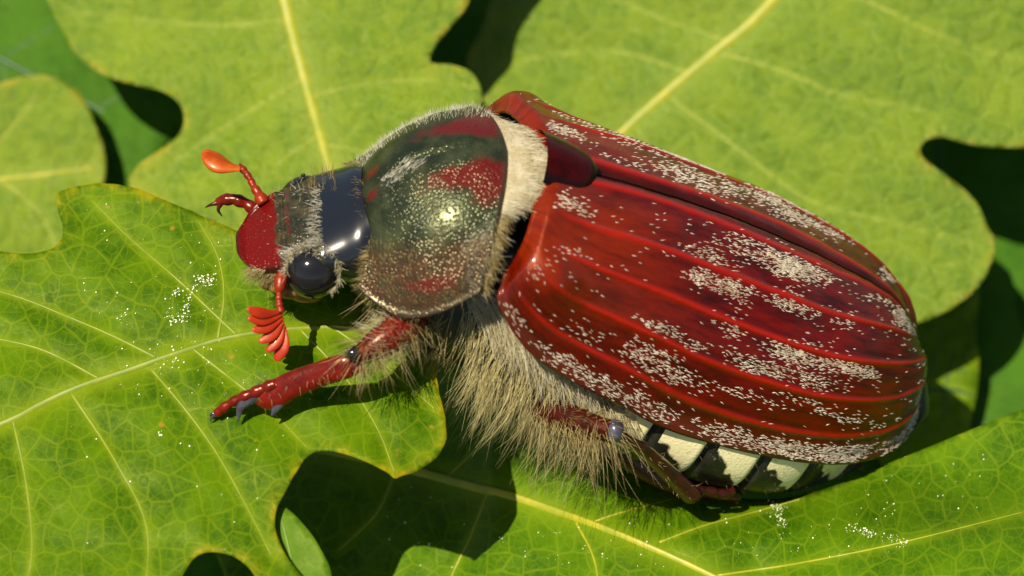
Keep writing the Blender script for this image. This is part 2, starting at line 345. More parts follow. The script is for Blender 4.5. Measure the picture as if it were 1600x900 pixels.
LEAF = {}
def px2(pts): return np.array([((x - 800) / 100, (450 - y) / 100) for x, y in pts], float)
def make_leaf(key, label, outline, zf, midrib, veins, mat, vmat, step=.085, rib_r=.05, vein_r=.018, bulge=.07, curl=0.0, cat='leaf', groove=1.0, group='oak leaves around the beetle'):
    """An oak leaf: lobed blade with thickness, raised midrib and side veins. Outline, midrib and veins in picture units, zf gives the depth there."""
    out = spline(px2(outline), int(len(outline) * 16), closed=True)[:-1]
    per = np.linalg.norm(np.diff(np.vstack([out, out[:1]]), axis=0), axis=1).sum(); out = resample(np.vstack([out, out[:1]]), max(60, int(per / (step * .6))))[:-1]
    nx = .010 * vnoise(out, 6.0, len(outline))[:, None]; ctr = out.mean(0); out = out + nx * (out - ctr) / np.linalg.norm(out - ctr, axis=1, keepdims=True)
    r = np.random.RandomState(len(outline)); lo, hi = out.min(0), out.max(0)
    gx, gy = np.meshgrid(np.arange(lo[0], hi[0], step), np.arange(lo[1], hi[1], step * .87), indexing='ij'); gx = gx + (np.arange(gx.shape[1]) % 2)[None] * step * .5
    I = np.stack([gx.ravel(), gy.ravel()], 1) + r.uniform(-.12, .12, (gx.size, 2)) * step
    I = I[inside(I, out)]; oc = np.vstack([out, out[:1]]); d, _ = dist_poly(I, oc[::2] if len(oc) % 2 else oc); I = I[d > step * .45]
    A = np.vstack([out, I]); n = len(out)
    res = delaunay_2d_cdt([Vector(p) for p in A], [(i, (i + 1) % n) for i in range(n)], [], 1, 1e-5)
    Q = np.array([tuple(v) for v in res[0]]); faces = [tuple(f) for f in res[2]]
    mid = spline(px2(midrib), 60); vs = [spline(px2(v), 40) for v in veins]
    def surf(Pn):
        z = zf(Pn[:, 0], Pn[:, 1])
        dm, _ = dist_poly(Pn, mid); dv = dm
        for v in vs: dv = np.minimum(dv, dist_poly(Pn, v)[0])
        z = z + groove * bulge * (1 - np.exp(-(dv / .45) ** 1.5)) + .020 * vnoise(Pn, 2.2, 4) + .012 * vnoise(Pn, 4.5, 5)
        if curl: z = z + curl * np.exp(-dist_poly(Pn, oc)[0] / .35)
        return z, dm, dv
    def to3(Pn, z):
        s = (DIST - z) / DIST; return np.stack([Pn[:, 0] * s, Pn[:, 1] * s, z], 1)
    z, dm, dv = surf(Q); V = to3(Q, z); de, _ = dist_poly(Q, oc)
    vein = np.maximum(np.exp(-(dm / (rib_r * 2.0)) ** 1.5) * .9, np.exp(-(dv / (vein_r * 2.4)) ** 1.3) * .75); edge = np.exp(-(de / .09) ** 1.2)
    root = empty('oak_leaf', to3(mid[:1], surf(mid[:1])[0])[0], label, cat, group)
    bl = mesh_obj('blade', V, faces, mat, root, dict(vein=vein, edge=edge), vec=dict(luv=np.c_[Q, np.zeros(len(Q))]))
    # faces look at the camera side
    solidify(bl, .035)
    nrm = np.cross(V[[f[1] for f in faces]] - V[[f[0] for f in faces]], V[[f[2] for f in faces]] - V[[f[0] for f in faces]])
    if nrm[:, 2].mean() < 0: bl.modifiers[0].offset = 1
    def strand(nm, line, r0, r1):
        line = resample(line, 44); zz, _, _ = surf(line); P3 = to3(line, zz + r0 * .02); ok = inside(line, out)
        rr = np.linspace(r0, r1, len(P3)) * np.where(ok, 1, .9); v, f = tube(P3, rr, 8, .38, npa(1, 0, 0) if abs(line[-1, 1] - line[0, 1]) > abs(line[-1, 0] - line[0, 0]) else npa(0, 1, 0)); return mesh_obj(nm, v, f, vmat, root)
    strand('midrib', mid, rib_r, rib_r * .45)
    for v in vs: strand('vein', v, vein_r, vein_r * .35)
    LEAF[key] = (surf, to3, out); return root

GREEN1 = leaf_material('leaf_front', (.10, .20, .001), (.024, .09, .0008), (.22, .30, .004), (.48, .36, .008), 6.5, .45, .35, spots=.8, netw=.44, spec=.2)
GREEN2 = leaf_material('leaf_back_left', (.23, .33, .003), (.11, .22, .002), (.30, .38, .03), (.45, .38, .02), 5.0, .36, .35, glitter=.7, netw=.28, spec=.6)
GREEN3 = leaf_material('leaf_back_right', (.21, .31, .004), (.10, .205, .003), (.28, .38, .03), (.40, .36, .03), 5.0, .36, .35, glitter=.7, netw=.45, spec=.6)
GREEN4 = leaf_material('leaf_lower', (.095, .205, .002), (.032, .105, .002), (.22, .32, .008), (.25, .33, .01), 6.5, .40, .35, netw=.45)
GREEN5 = leaf_material('leaf_deep', (.06, .17, .010), (.03, .105, .008), (.05, .14, .015), (.05, .14, .015), 4.0, .55, .3, netw=.2, spec=.12)  # greener-dark than the near leaves: shade of the gaps put into the colour
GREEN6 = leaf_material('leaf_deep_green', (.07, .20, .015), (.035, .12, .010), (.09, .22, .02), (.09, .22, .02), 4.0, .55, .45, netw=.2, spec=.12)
VEIND = vein_material('vein_deep', (.04, .12, .012)); VEINY = vein_material('vein_yellow', (.29, .34, .010)); VEING = vein_material('vein_green', (.22, .34, .03)); VEINB = vein_material('vein_bright', (.50, .46, .02))

def z1(x, y): return -1.15 - .5 * y - .012 * (x + 3) ** 2 + .10 * wave(x, y, 11, 1.1) - .25 * smooth(x, -2.2, -1.0) * smooth(-y, 1.8, 3.2)
make_leaf('front', 'sunlit green oak leaf under the beetle\'s head and front leg, with pollen specks', [
    (92, 300), (150, 287), (200, 291), (250, 309), (300, 330), (345, 350), (400, 372), (460, 385), (520, 395), (580, 425), (630, 470), (665, 520), (680, 560), (684, 600), (695, 650), (697, 685), (684, 712), (655, 735), (630, 743), (617, 747), (606, 738),
    (575, 722), (535, 708), (510, 704), (488, 708), (468, 728), (448, 765), (432, 798), (431, 830), (447, 868), (475, 905), (500, 950), (480, 990), (430, 985), (410, 930), (395, 895), (370, 872), (335, 862), (305, 870), (285, 900), (270, 950), (230, 1000),
    (150, 1010), (100, 960), (60, 930), (0, 940), (-80, 960), (-150, 900), (-170, 820), (-260, 790), (-330, 740), (-350, 690), (-300, 640), (-200, 600), (-150, 540), (-170, 460), (-140, 400), (-60, 385), (20, 395), (70, 392), (95, 375), (97, 350), (90, 325)],
    z1, [(-420, 760), (-200, 735), (0, 665), (60, 635), (120, 607), (200, 580), (250, 562), (300, 545), (350, 530), (420, 518), (510, 512), (600, 515)],
    [[(235, 575), (290, 640), (340, 710), (390, 800), (425, 870)], [(245, 560), (175, 525), (110, 497), (30, 465), (-60, 440)], [(370, 525), (280, 440), (200, 370), (140, 310)], [(470, 515), (540, 590), (590, 670), (617, 740)],
     [(20, 655), (40, 750), (50, 850), (40, 925)], [(340, 532), (350, 460), (340, 400), (310, 345)], [(110, 612), (180, 720), (230, 830), (220, 980)], [(-120, 705), (-130, 800), (-110, 900)], [(300, 545), (420, 640), (480, 700)], [(160, 595), (60, 545), (-60, 520), (-150, 500)], [(520, 512), (600, 570), (680, 640)]],
    GREEN1, VEINY, step=.075, rib_r=.085, vein_r=.024, bulge=.09)

def z5(x, y): return -3.95 - .41 * np.where(x > -.3, x, -.3 - .8 * (x + .3)) - .6 * y + .085 * np.clip(x - 3, 0, 9) ** 2 + .10 * wave(x, y, 21, .9) + .5 * smooth(x, 2.5, 7) * smooth(-y, 2.6, 4.5) + 1.1 * smooth(x, .5, 3.5) * smooth(-y, 2.9, 4.0) + .95 * smooth(x, 3.7, 5.3) - 1.7 * (1 - smooth(x, -1.2, 1.8))
make_leaf('lower', 'large green oak leaf beneath the beetle\'s tail, half in its shadow', [
    (380, 640), (480, 600), (600, 560), (720, 560), (850, 620), (960, 680), (1050, 740), (1120, 772), (1200, 780), (1270, 769), (1340, 743), (1400, 719), (1450, 699), (1530, 666), (1600, 640), (1690, 630), (1750, 690), (1730, 800), (1650, 900), (1600, 980), (1450, 1040), (1250, 1060), (1000, 1050), (800, 1040), (600, 1050), (450, 1020), (350, 900), (330, 760)],
    z5, [(440, 690), (560, 715), (640, 735), (720, 757), (800, 777), (860, 797), (930, 822), (1000, 850), (1090, 890), (1200, 945)],
    [[(1030, 848), (1100, 822), (1180, 800), (1250, 780)], [(762, 770), (735, 840), (706, 900), (670, 1000)], [(930, 815), (975, 800), (1050, 780)], [(620, 732), (590, 800), (530, 860)], [(1120, 900), (1250, 880), (1400, 850), (1600, 800)], [(700, 745), (760, 690), (830, 650)], [(560, 715), (590, 660), (620, 600)], [(900, 815), (930, 880), (940, 980)]],
    GREEN4, VEINB, step=.085, rib_r=.11, vein_r=.024, bulge=.09)

def z2(x, y): return -6.0 - .36 * y + .15 * (x + 3) + .18 * wave(x, y, 31, .8) - .03 * (x + 3) ** 2
make_leaf('back_left', 'yellow-green oak leaf with rounded lobes behind the beetle\'s head and antenna', [
    (60, -60), (75, 0), (95, 45), (120, 85), (155, 113), (200, 130), (250, 141), (278, 160), (288, 188), (275, 216), (240, 240), (212, 262), (201, 285), (215, 303), (260, 318), (330, 345), (420, 400), (540, 420), (640, 380), (700, 300), (735, 210), (750, 165), (751, 135), (735, 112), (705, 101), (672, 97), (680, 72), (705, 40), (728, 10), (745, -40), (800, -120), (760, -200), (640, -260), (420, -330), (250, -280), (180, -180), (90, -130)],
    z2, [(400, -330), (425, -100), (445, 0), (470, 100), (495, 190), (517, 270), (540, 350)], [[(452, 30), (340, 40), (220, 30), (120, 20)], [(476, 120), (380, 180), (290, 240), (225, 285)], [(485, 150), (580, 130), (670, 125), (735, 135)], [(440, -30), (540, -80), (680, -120)], [(505, 225), (580, 240), (650, 260)], [(500, 210), (430, 260), (390, 330)]],
    GREEN2, VEINB, step=.10, rib_r=.15, vein_r=.012, bulge=.14)

def z3(x, y): return -8.2 - .30 * y + .17 * x + .2 * wave(x, y, 41, .7) - .10 * np.clip(x - 5.5, 0, 5) ** 1.5
make_leaf('back_right', 'broad pale green oak leaf with thick yellow midrib behind the beetle\'s back', [
    (770, -60), (766, 0), (752, 45), (730, 92), (738, 122), (760, 170), (800, 300), (900, 420), (1050, 520), (1250, 560), (1380, 530), (1432, 506), (1472, 490), (1512, 464), (1542, 428), (1556, 378), (1545, 358), (1522, 312), (1482, 277), (1447, 251), (1437, 235), (1448, 218), (1475, 214), (1510, 224), (1560, 230), (1620, 226), (1690, 190), (1740, 100), (1720, 0), (1620, -60), (1560, -120), (1500, -250), (1350, -330), (1150, -340), (1000, -260), (850, -180)],
    z3, [(1420, -330), (1300, -120), (1190, 20), (1120, 80), (1050, 138), (985, 195), (920, 260), (820, 360)], [[(1120, 82), (1220, 110), (1320, 150), (1440, 170)], [(1040, 148), (1150, 230), (1260, 310), (1400, 350), (1530, 385)], [(1230, -30), (1350, 0), (1480, 60), (1650, 110)], [(1140, 65), (1010, 20), (900, -40)], [(1080, 115), (960, 80), (840, 90), (765, 110)], [(990, 192), (1080, 330), (1180, 430), (1270, 520)]],
    GREEN3, VEINB, step=.10, rib_r=.14, vein_r=.016, bulge=.16)

def z4(x, y): return -8.4 - .3 * y + .12 * wave(x, y, 51, .9)
make_leaf('edge_left', 'rounded tip of a yellow-green oak leaf beyond the front leaf\'s upper corner', [
    (40, 118), (92, 122), (128, 152), (152, 200), (165, 250), (160, 300), (130, 360), (60, 420), (-40, 440), (-160, 420), (-260, 340), (-250, 240), (-170, 200), (-80, 180), (-20, 140)],
    z4, [(-400, 300), (-250, 300), (-100, 290), (50, 275), (150, 262)], [[(-60, 288), (0, 220), (60, 150)], [(0, 280), (60, 330), (90, 390)]], GREEN2, VEINB, step=.11, rib_r=.07)

def z6(x, y): return -.25 - .45 * y - .9 + .06 * wave(x, y, 61, .9)
make_leaf('piece_below', 'smooth bright green leaf edge peeping out below the notch of the front leaf', [
    (425, 785), (455, 800), (485, 832), (507, 868), (519, 905), (522, 960), (510, 1030), (470, 1060), (432, 1030), (418, 960), (412, 880), (412, 820)],
    z6, [(470, 1080), (468, 1000), (460, 900), (440, 810)], [], leaf_material('leaf_smooth', (.09, .20, .006), (.07, .17, .005), (.17, .31, .02), (.2, .32, .02), 5.0, .4, .4, netw=.12), VEING, step=.1, rib_r=.03)

# shaded leaves deep in the twig, seen through the gaps
def deep(key, label, cx, cy, rx, ry, z, rot, seed, mat=None, slope=(.15, -.35)):
    r = np.random.RandomState(seed); th = np.linspace(0, 2 * math.pi, 26, endpoint=False); rr = 1 + .16 * np.cos(th * 7 + seed) * (np.abs(np.sin(th)) ** .5) + r.uniform(-.05, .05, 26)
    X = np.cos(th) * rx * rr; Y = np.sin(th) * ry * rr; c, s = math.cos(rot), math.sin(rot)
    o = [(cx + x * c - y * s, cy + x * s + y * c) for x, y in zip(X, Y)]; xc, yc = (cx - 800) / 100, (450 - cy) / 100
    f = lambda x, y: z + slope[0] * (x - xc) + slope[1] * (y - yc) + .25 * wave(x, y, seed, .7)
    ax = lambda t, w: (cx + t * rx * c - w * ry * s, cy + t * rx * s + w * ry * c)
    vs = [[ax(t, 0), ax(t + .12, .35 * q), ax(t + .22, .8 * q)] for t in (-.5, -.1, .3) for q in (-1, 1)]
    make_leaf(key, label, o, f, [ax(-1.1, 0), ax(-.5, .02), ax(0, 0), ax(.5, -.02), ax(.95, 0)], vs, mat or GREEN5, VEIND, step=.2, rib_r=.06, vein_r=.02)
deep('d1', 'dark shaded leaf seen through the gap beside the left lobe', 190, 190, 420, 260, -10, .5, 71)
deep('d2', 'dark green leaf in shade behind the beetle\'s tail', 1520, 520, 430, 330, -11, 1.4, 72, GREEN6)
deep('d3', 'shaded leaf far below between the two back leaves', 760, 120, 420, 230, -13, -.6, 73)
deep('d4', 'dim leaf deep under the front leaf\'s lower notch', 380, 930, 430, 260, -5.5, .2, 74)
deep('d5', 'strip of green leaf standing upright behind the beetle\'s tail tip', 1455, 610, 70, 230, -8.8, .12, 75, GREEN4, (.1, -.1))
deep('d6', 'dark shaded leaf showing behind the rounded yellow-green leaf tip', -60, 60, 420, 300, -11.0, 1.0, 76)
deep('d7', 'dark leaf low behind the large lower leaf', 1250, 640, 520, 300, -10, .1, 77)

# pollen dust lying on the two sunlit leaves
def pollen(key, clusters, loose, label, seed):
    surf, to3, out = LEAF[key]; r = np.random.RandomState(seed); P = []
    for x, y, sx, sy, n in clusters: P += [(r.normal(x, sx), r.normal(y, sy)) for _ in range(n)]
    for x0, y0, x1, y1, n in loose: P += [(r.uniform(x0, x1), r.uniform(y0, y1)) for _ in range(n)]
    Q = px2(P); Q = Q[inside(Q, out)]; z = surf(Q)[0]; c = to3(Q, z + .012); parts = []
    for p in c:
        s = .005 + .012 * r.rand() ** 2; v, f = ellipsoid(p, np.diag([s, s, s * .9]), 6, 5); parts.append((v, f))
    v, f = merge(parts); t = NT('pollen_' + key); b = t.bsdf(Base_Color=(.85, .82, .55), Roughness=.6)
    o = mesh_obj('pollen', v, f, t.done(b)); o['kind'] = 'stuff'; tag(o, label, 'pollen')
r0 = np.random.RandomState(3)
line = [(270 + 60 * t + 6 * math.sin(9 * t), 500 - 70 * t + 10 * math.sin(7 * t)) for t in np.linspace(0, 1, 14)]
pollen('front', [(x, y, 3.5, 4.5, 9) for x, y in line] + [(275, 455, 4, 4, 30), (265, 490, 4, 8, 14), (320, 435, 7, 4, 16), (272, 560, 6, 6, 16), (250, 678, 2.5, 2.5, 9)], [(180, 480, 420, 620, 70), (120, 300, 380, 520, 40), (100, 600, 600, 860, 25), (230, 530, 330, 580, 25)], 'pale pollen grains strewn across the front oak leaf', 4)
pollen('lower', [(1215, 795, 6, 8, 40), (1222, 815, 4, 8, 22), (1340, 828, 10, 4, 30), (1360, 833, 9, 3, 20), (1395, 840, 9, 5, 22), (1412, 850, 4, 4, 14)], [(1120, 780, 1420, 870, 45), (820, 800, 1050, 890, 35), (1350, 690, 1550, 800, 25), (600, 760, 800, 890, 25)], 'pale pollen grains in little trails on the lower oak leaf', 5)
# ------------------------------------------------------------------ the beetle
BEETLE = empty('beetle', B2C([2.0, 0, -4.4])[0], 'large red-brown cockchafer beetle with hairy chest and white-dusted wing cases', 'beetle')
M_ELY, M_PRO, M_HEAD, M_ABD = elytron_material(), pronotum_material(), head_material(), abdomen_material()
M_CREAM = hair_material('hair_cream', (.90, .83, .60), (.76, .66, .40)); M_GOLD = hair_material('hair_gold', (.60, .48, .20), (.38, .27, .09)); M_WHITE = hair_material('hair_white', (.85, .80, .66), (.70, .64, .48)); M_GREY = hair_material('hair_thorax', (.95, .84, .44), (.74, .62, .28))
M_SCALE = hair_material('scale_white', (.88, .80, .62), (.66, .55, .38), .5)
M_LEG = shell_material('leg_red', (.17, .007, .003), (.075, .004, .002), .26, .35, 12, .15, .4); M_ANT = shell_material('antenna_orange', (.26, .018, .003), (.15, .009, .002), .42, .1, 6, .1)
M_CLUB = shell_material('antenna_club', (.42, .085, .003), (.30, .035, .002), .34, .12, 8, .05); M_FAN = shell_material('antenna_fan', (.38, .026, .004), (.27, .014, .003), .4, .15, 10, .05)
M_BLACK = shell_material('shell_black', (.008, .008, .010), (.015, .014, .013), .14, .05, 8, .2); M_EYE = shell_material('eye_black', (.008, .008, .010), (.012, .011, .012), .09, .0, 8, .2)
M_CLAW = shell_material('claw_horn', (.08, .08, .11), (.03, .025, .03), .22, .1, 10, .5); M_DLEG = shell_material('leg_dark', (.045, .006, .004), (.014, .004, .003), .28, .3, 12, .3)  # leg_dark: leg red darkened, shade under the belly put into the colour
M_BROWN = shell_material('leg_brown', (.055, .005, .003), (.022, .003, .002), .5, .5, 12, 0, .2)
M_MOUTH = shell_material('mouth_amber', (.30, .13, .03), (.16, .05, .015), .45, .4, 12, .1)

def to_grid(G): return B2C(G.reshape(-1, 3))
def facing_up(V, Fc):                                   # turn faces so that they look away from the body
    n = np.cross(V[Fc[:, 1]] - V[Fc[:, 0]], V[Fc[:, 3]] - V[Fc[:, 0]]); return np.ascontiguousarray(Fc if (n @ F[2]).mean() > 0 else Fc[:, ::-1])
# ---- wing cases
NU, NTT = 230, 150
def elytron_grid():
    I = spline(SUT, NU); E = resample(spline(MAR, 500), NU); u = np.linspace(0, 1, NU)[:, None]; t = np.linspace(0, 1, NTT)[None, :]; ph = t * math.pi / 2
    p = .72 + .16 * smooth(u, 0, .5); sn = np.sin(ph) ** p; cs = 1 - np.cos(ph) ** .9
    A = I[:, :1] + (E[:, :1] - I[:, :1]) * t ** 1.25; L = I[:, 1:2] + (E[:, 1:2] - I[:, 1:2]) * sn; N = I[:, 2:3] + (E[:, 2:3] - I[:, 2:3]) * cs
    G = np.stack([A, L, N], 2)
    n = grid_normals(G); n = n * np.sign(n[NU // 2, NTT // 3, 2])
    h = np.zeros((NU, NTT)); rib = np.zeros((NU, NTT)); tw = t + .012 * np.sin(u * 9)
    for tc, w, ht in RIBS:
        g = np.exp(-((tw - tc) / (w * .42)) ** 2) * smooth(u, .02, .12) * (1 - smooth(u, .86, .97)); h = h + ht * g; rib = np.maximum(rib, g)
    h = h - .05 * np.exp(-(t / .010) ** 2)                                            # sutural groove
    h = h + .05 * smooth(t, .955, .985) * (1 - smooth(u, .93, 1))                     # raised rim along the edge
    h = h + .24 * np.exp(-((u - .08) / .06) ** 2 - ((t - .64) / .15) ** 2)            # shoulder bump
    h = h + .10 * np.exp(-((u - .90) / .05) ** 2 - ((t - .55) / .2) ** 2)             # bump before the tip
    h = h - .22 * (1 - smooth(u, 0, .035)) ** 2                                       # front edge rolls under
    f2 = np.stack(np.broadcast_arrays(u * 7.4, t * 3.2), -1).reshape(-1, 2)
    h = h + .016 * vnoise(f2, 2.0, 1).reshape(NU, NTT) + .006 * vnoise(f2, 7.0, 2).reshape(NU, NTT)
    G = G + n * h[..., None]; G[..., 1] = np.maximum(G[..., 1], .012)
    front = np.broadcast_to((1 - smooth(u, .08, .42)) * smooth(t, .03, .12) * (1 - .7 * smooth(t, .62, .8)), h.shape); dark = np.broadcast_to(np.exp(-(t / .016) ** 2), h.shape); margin = np.broadcast_to(smooth(t, .90, .97), h.shape)
    inter = np.clip(1 - rib, 0, 1)
    return G, dict(rib=rib, front=front, dark=dark, margin=margin), f2, inter
EG, EA, EUV, INTER = elytron_grid()
def blob_weight(G, blobs, base):
    q = proj(B2C(G.reshape(-1, 3))); w = np.full(len(q), base); c, s = math.cos(math.radians(19)), math.sin(math.radians(19))
    for x, y, rx, ry, k in blobs:
        dx, dy = q[:, 0] - x, q[:, 1] - y; a = (dx * c + dy * s) / rx; b = (-dx * s + dy * c) / ry; w = np.maximum(w, k * np.exp(-(a * a + b * b)))
    return w.reshape(G.shape[:2])
def scales(G, weight, N, seed, parent, size=1.0):
    pos, nm, du, dv, ij = sample(G, N, None, weight, seed); r = np.random.RandomState(seed + 9); flip = np.sign((nm * (np.array([0, .3, 1.0]))).sum(1))[:, None]; flip[flip == 0] = 1; nm = nm * flip
    ang = r.normal(0, .24, (N, 1)); d = du * np.cos(ang) + np.cross(nm, du) * np.sin(ang); s = np.cross(nm, d)
    ln = r.uniform(.05, .09, (N, 1)) * size; wd = r.uniform(.006, .0105, (N, 1)) * size; up = nm * .010
    V = np.stack([pos - d * ln * .5, pos + s * wd + up * .5, pos + d * ln * .62 + up * 1.8, pos - s * wd + up * .5, pos + up * 1.7 + d * ln * .05], 1).reshape(-1, 3)
    Fc = (np.arange(N)[:, None, None] * 5 + np.array([[0, 1, 4], [1, 2, 4], [2, 3, 4], [3, 0, 4]])[None]).reshape(-1, 3)
    o = mesh_obj('scale_dusting', V, Fc, M_SCALE, parent, smooth=False, kind='stuff'); return o
BLOBS_L = [(872, 322, 26, 14, 1.0), (905, 328, 26, 9, .45), (862, 385, 40, 13, .30), (840, 425, 20, 14, .3), (1190, 392, 45, 17, .75), (1225, 412, 48, 15, .8), (1290, 430, 25, 10, .25), (1375, 470, 20, 8, .4), (1090, 432, 25, 14, .5), (1110, 400, 40, 12, .25), (1155, 452, 50, 12, .6), (1220, 470, 45, 14, .55), (1340, 505, 35, 12, .3), (1395, 515, 20, 8, .35),
    (1040, 512, 55, 8, .75), (1170, 522, 60, 13, .6), (1230, 545, 60, 16, .85), (1320, 570, 40, 9, .75), (1110, 545, 50, 9, .75), (1180, 568, 55, 12, .6), (1260, 590, 60, 13, .28), (1000, 545, 60, 20, .32), (930, 520, 50, 16, .12), (1050, 580, 70, 14, .35), (1290, 640, 60, 10, .25), (1150, 610, 70, 10, .16), (1408, 490, 9, 22, 1.0), (1418, 520, 8, 18, .9)]
BLOBS_R = [(795, 160, 40, 8, .7), (840, 175, 45, 10, .6), (870, 200, 40, 9, .7), (985, 222, 90, 6, .5), (1120, 262, 90, 6, .8), (1220, 310, 80, 6, .8), (1320, 370, 60, 6, .7), (1080, 280, 60, 12, .5), (1160, 300, 55, 10, .75), (1240, 340, 55, 8, .5), (1400, 430, 25, 10, .6), (990, 260, 50, 10, .2)]
for side in (1, -1):
    G = EG.copy(); G[..., 1] *= side
    Fc = facing_up(to_grid(G), grid_faces(NU, NTT))
    el = mesh_obj('elytron', to_grid(G), Fc, M_ELY, BEETLE, EA, vec=dict(luv=np.c_[EUV, np.zeros(len(EUV))]))
    solidify(el, .05, -1)
    w = blob_weight(G, BLOBS_L if side > 0 else BLOBS_R, .012)
    pn = vnoise(EUV, 2.3, 7).reshape(NU, NTT); w = w * np.clip(INTER, .04, 1) ** 2 * np.clip(.75 + 1.1 * pn, .02, 1.6)
    tt = np.linspace(0, 1, NTT)[None]; uu = np.linspace(0, 1, NU)[:, None]
    w = np.maximum(w, smooth(tt, .89, .94) * (.16 + .34 * smooth(uu, .35, .8)) * np.clip(.8 + pn, .1, 1.5)); w = w * (1 - smooth(uu, .965, .985)) * (1 - smooth(tt, .975, .99)) * smooth(tt, .02, .04) * smooth(uu, .02, .05)
    scales(EG * np.array([1, side, 1]), w, 5000 if side > 0 else 3400, 50 + side, el)
# ---- breast plate (pronotum)
PM = np.array([at_body(x, y, l=0) for x, y in [(556, 308), (600, 270), (660, 243), (735, 229), (799, 232)]])
PE = np.array([at_body(546, 440, l=1.3), at_body(590, 478, l=1.68), at_body(640, 497, l=1.95), at_body(700, 486, l=2.05), at_body(761, 457, l=2.02)])
def pronotum_grid(nu=130, nt=181):
    Mi, Ed = spline(PM, nu), spline(PE, nu); s = np.linspace(0, 1, nu)[:, None]; t = np.linspace(-1, 1, nt)[None, :]; ta = np.abs(t); PM_ = 1.12; ph = ta * PM_
    L = np.sign(t) * Ed[:, 1:2] * np.sin(ph) / math.sin(PM_); N = Mi[:, 2:3] + (Ed[:, 2:3] - Mi[:, 2:3]) * (1 - np.cos(ph)) / (1 - math.cos(PM_)); A = Mi[:, :1] + (Ed[:, :1] - Mi[:, :1]) * ta ** 1.5
    A = A + s * (-.10 * np.sin(ph * 2)) + (1 - s) * (.12 * np.sin(ph * 2) ** 2)
    G = np.stack([A, L, N], 2); n = grid_normals(G); n = n * np.sign(n[:, nt // 2, 2].mean())
    h = -.05 * np.exp(-(t / .05) ** 2) * smooth(s, .05, .2) * (1 - smooth(s, .6, .85)) + .035 * smooth(ta, .955, .985) + .03 * smooth(s, .965, .985) + .02 * (1 - smooth(s, .015, .03))
    h = h - .16 * (1 - smooth(s, 0, .05)) ** 2 - .14 * smooth(s, .95, 1.0) ** 2 + .05 * np.exp(-((s - .55) / .2) ** 2 - ((ta - .45) / .2) ** 2)
    f2 = np.stack(np.broadcast_arrays(s * 2.6, t * 2.6), -1).reshape(-1, 2); h = h + .02 * vnoise(f2, 2.2, 3).reshape(nu, nt)
    red = .9 * np.exp(-((s - .72) / .30) ** 2 - ((ta - .22) / .10) ** 2) + .8 * np.exp(-((s - .88) / .12) ** 2 - ((ta - .28) / .22) ** 2) + .8 * np.exp(-((s - .14) / .07) ** 2 - ((ta - .13) / .08) ** 2) + .75 * np.exp(-((s - .6) / .28) ** 2 - ((ta - .82) / .08) ** 2)
    rim = np.maximum(smooth(ta, .93, .98), smooth(s, .93, .98) + 0 * ta)
    brown = smooth(ta, .5, .72) + 0 * s; return G + n * h[..., None], dict(red=red + 0 * s, rim=rim, brown=brown)
PG, PA = pronotum_grid()
pro = mesh_obj('pronotum', to_grid(PG), facing_up(to_grid(PG), grid_faces(*PG.shape[:2])), M_PRO, BEETLE, PA); solidify(pro, .07, -1)
# ---- scutellum, a small shield behind the hair
def scutellum():
    nu, nt = 40, 41; s = np.linspace(0, 1, nu)[:, None]; t = np.linspace(-1, 1, nt)[None]; a0 = -1.0; a1 = at_body(932, 270, l=0)[0]
    w = .60 * np.clip(1 - np.clip((s - .1) / .9, 0, 1) ** 3.0, 0, 1) ** .55 + .005; A = a0 + (a1 - a0) * s + 0 * t; base = np.interp(A[:, 0], spline(SUT, 80)[:, 0], spline(SUT, 80)[:, 2])[:, None]
    N = base + .17 * (1 - np.abs(t) ** 2.0) * (1 - .55 * s ** 3) - .05 * smooth(s, .8, 1) + .045 - .06 * np.abs(t) ** 4; G = np.stack([A, w * t, N - .18 * (w * t) ** 2], 2)
    rim = np.maximum(smooth(np.abs(t), .62, .95) + 0 * s, smooth(s, .72, .98) + 0 * t); q = NT('scutellum_shell'); o = q.obj(); n1 = q.noise(o, 5.0, 4.0)
    c = q.mix(q.fac('rim'), q.mix(q.mapr(n1, .3, .7), (.045, .0014, .001), (.02, .001, .001)), (.006, .003, .003))
    mesh_obj('scutellum', to_grid(G), grid_faces(nu, nt), q.done(q.bsdf(Base_Color=c, Roughness=.24, Specular_IOR_Level=.22, Specular_Tint=(1, .7, .6), Normal=q.bump(q.noise(o, 14.0), .15, .03))), BEETLE, dict(rim=rim))
scutellum()
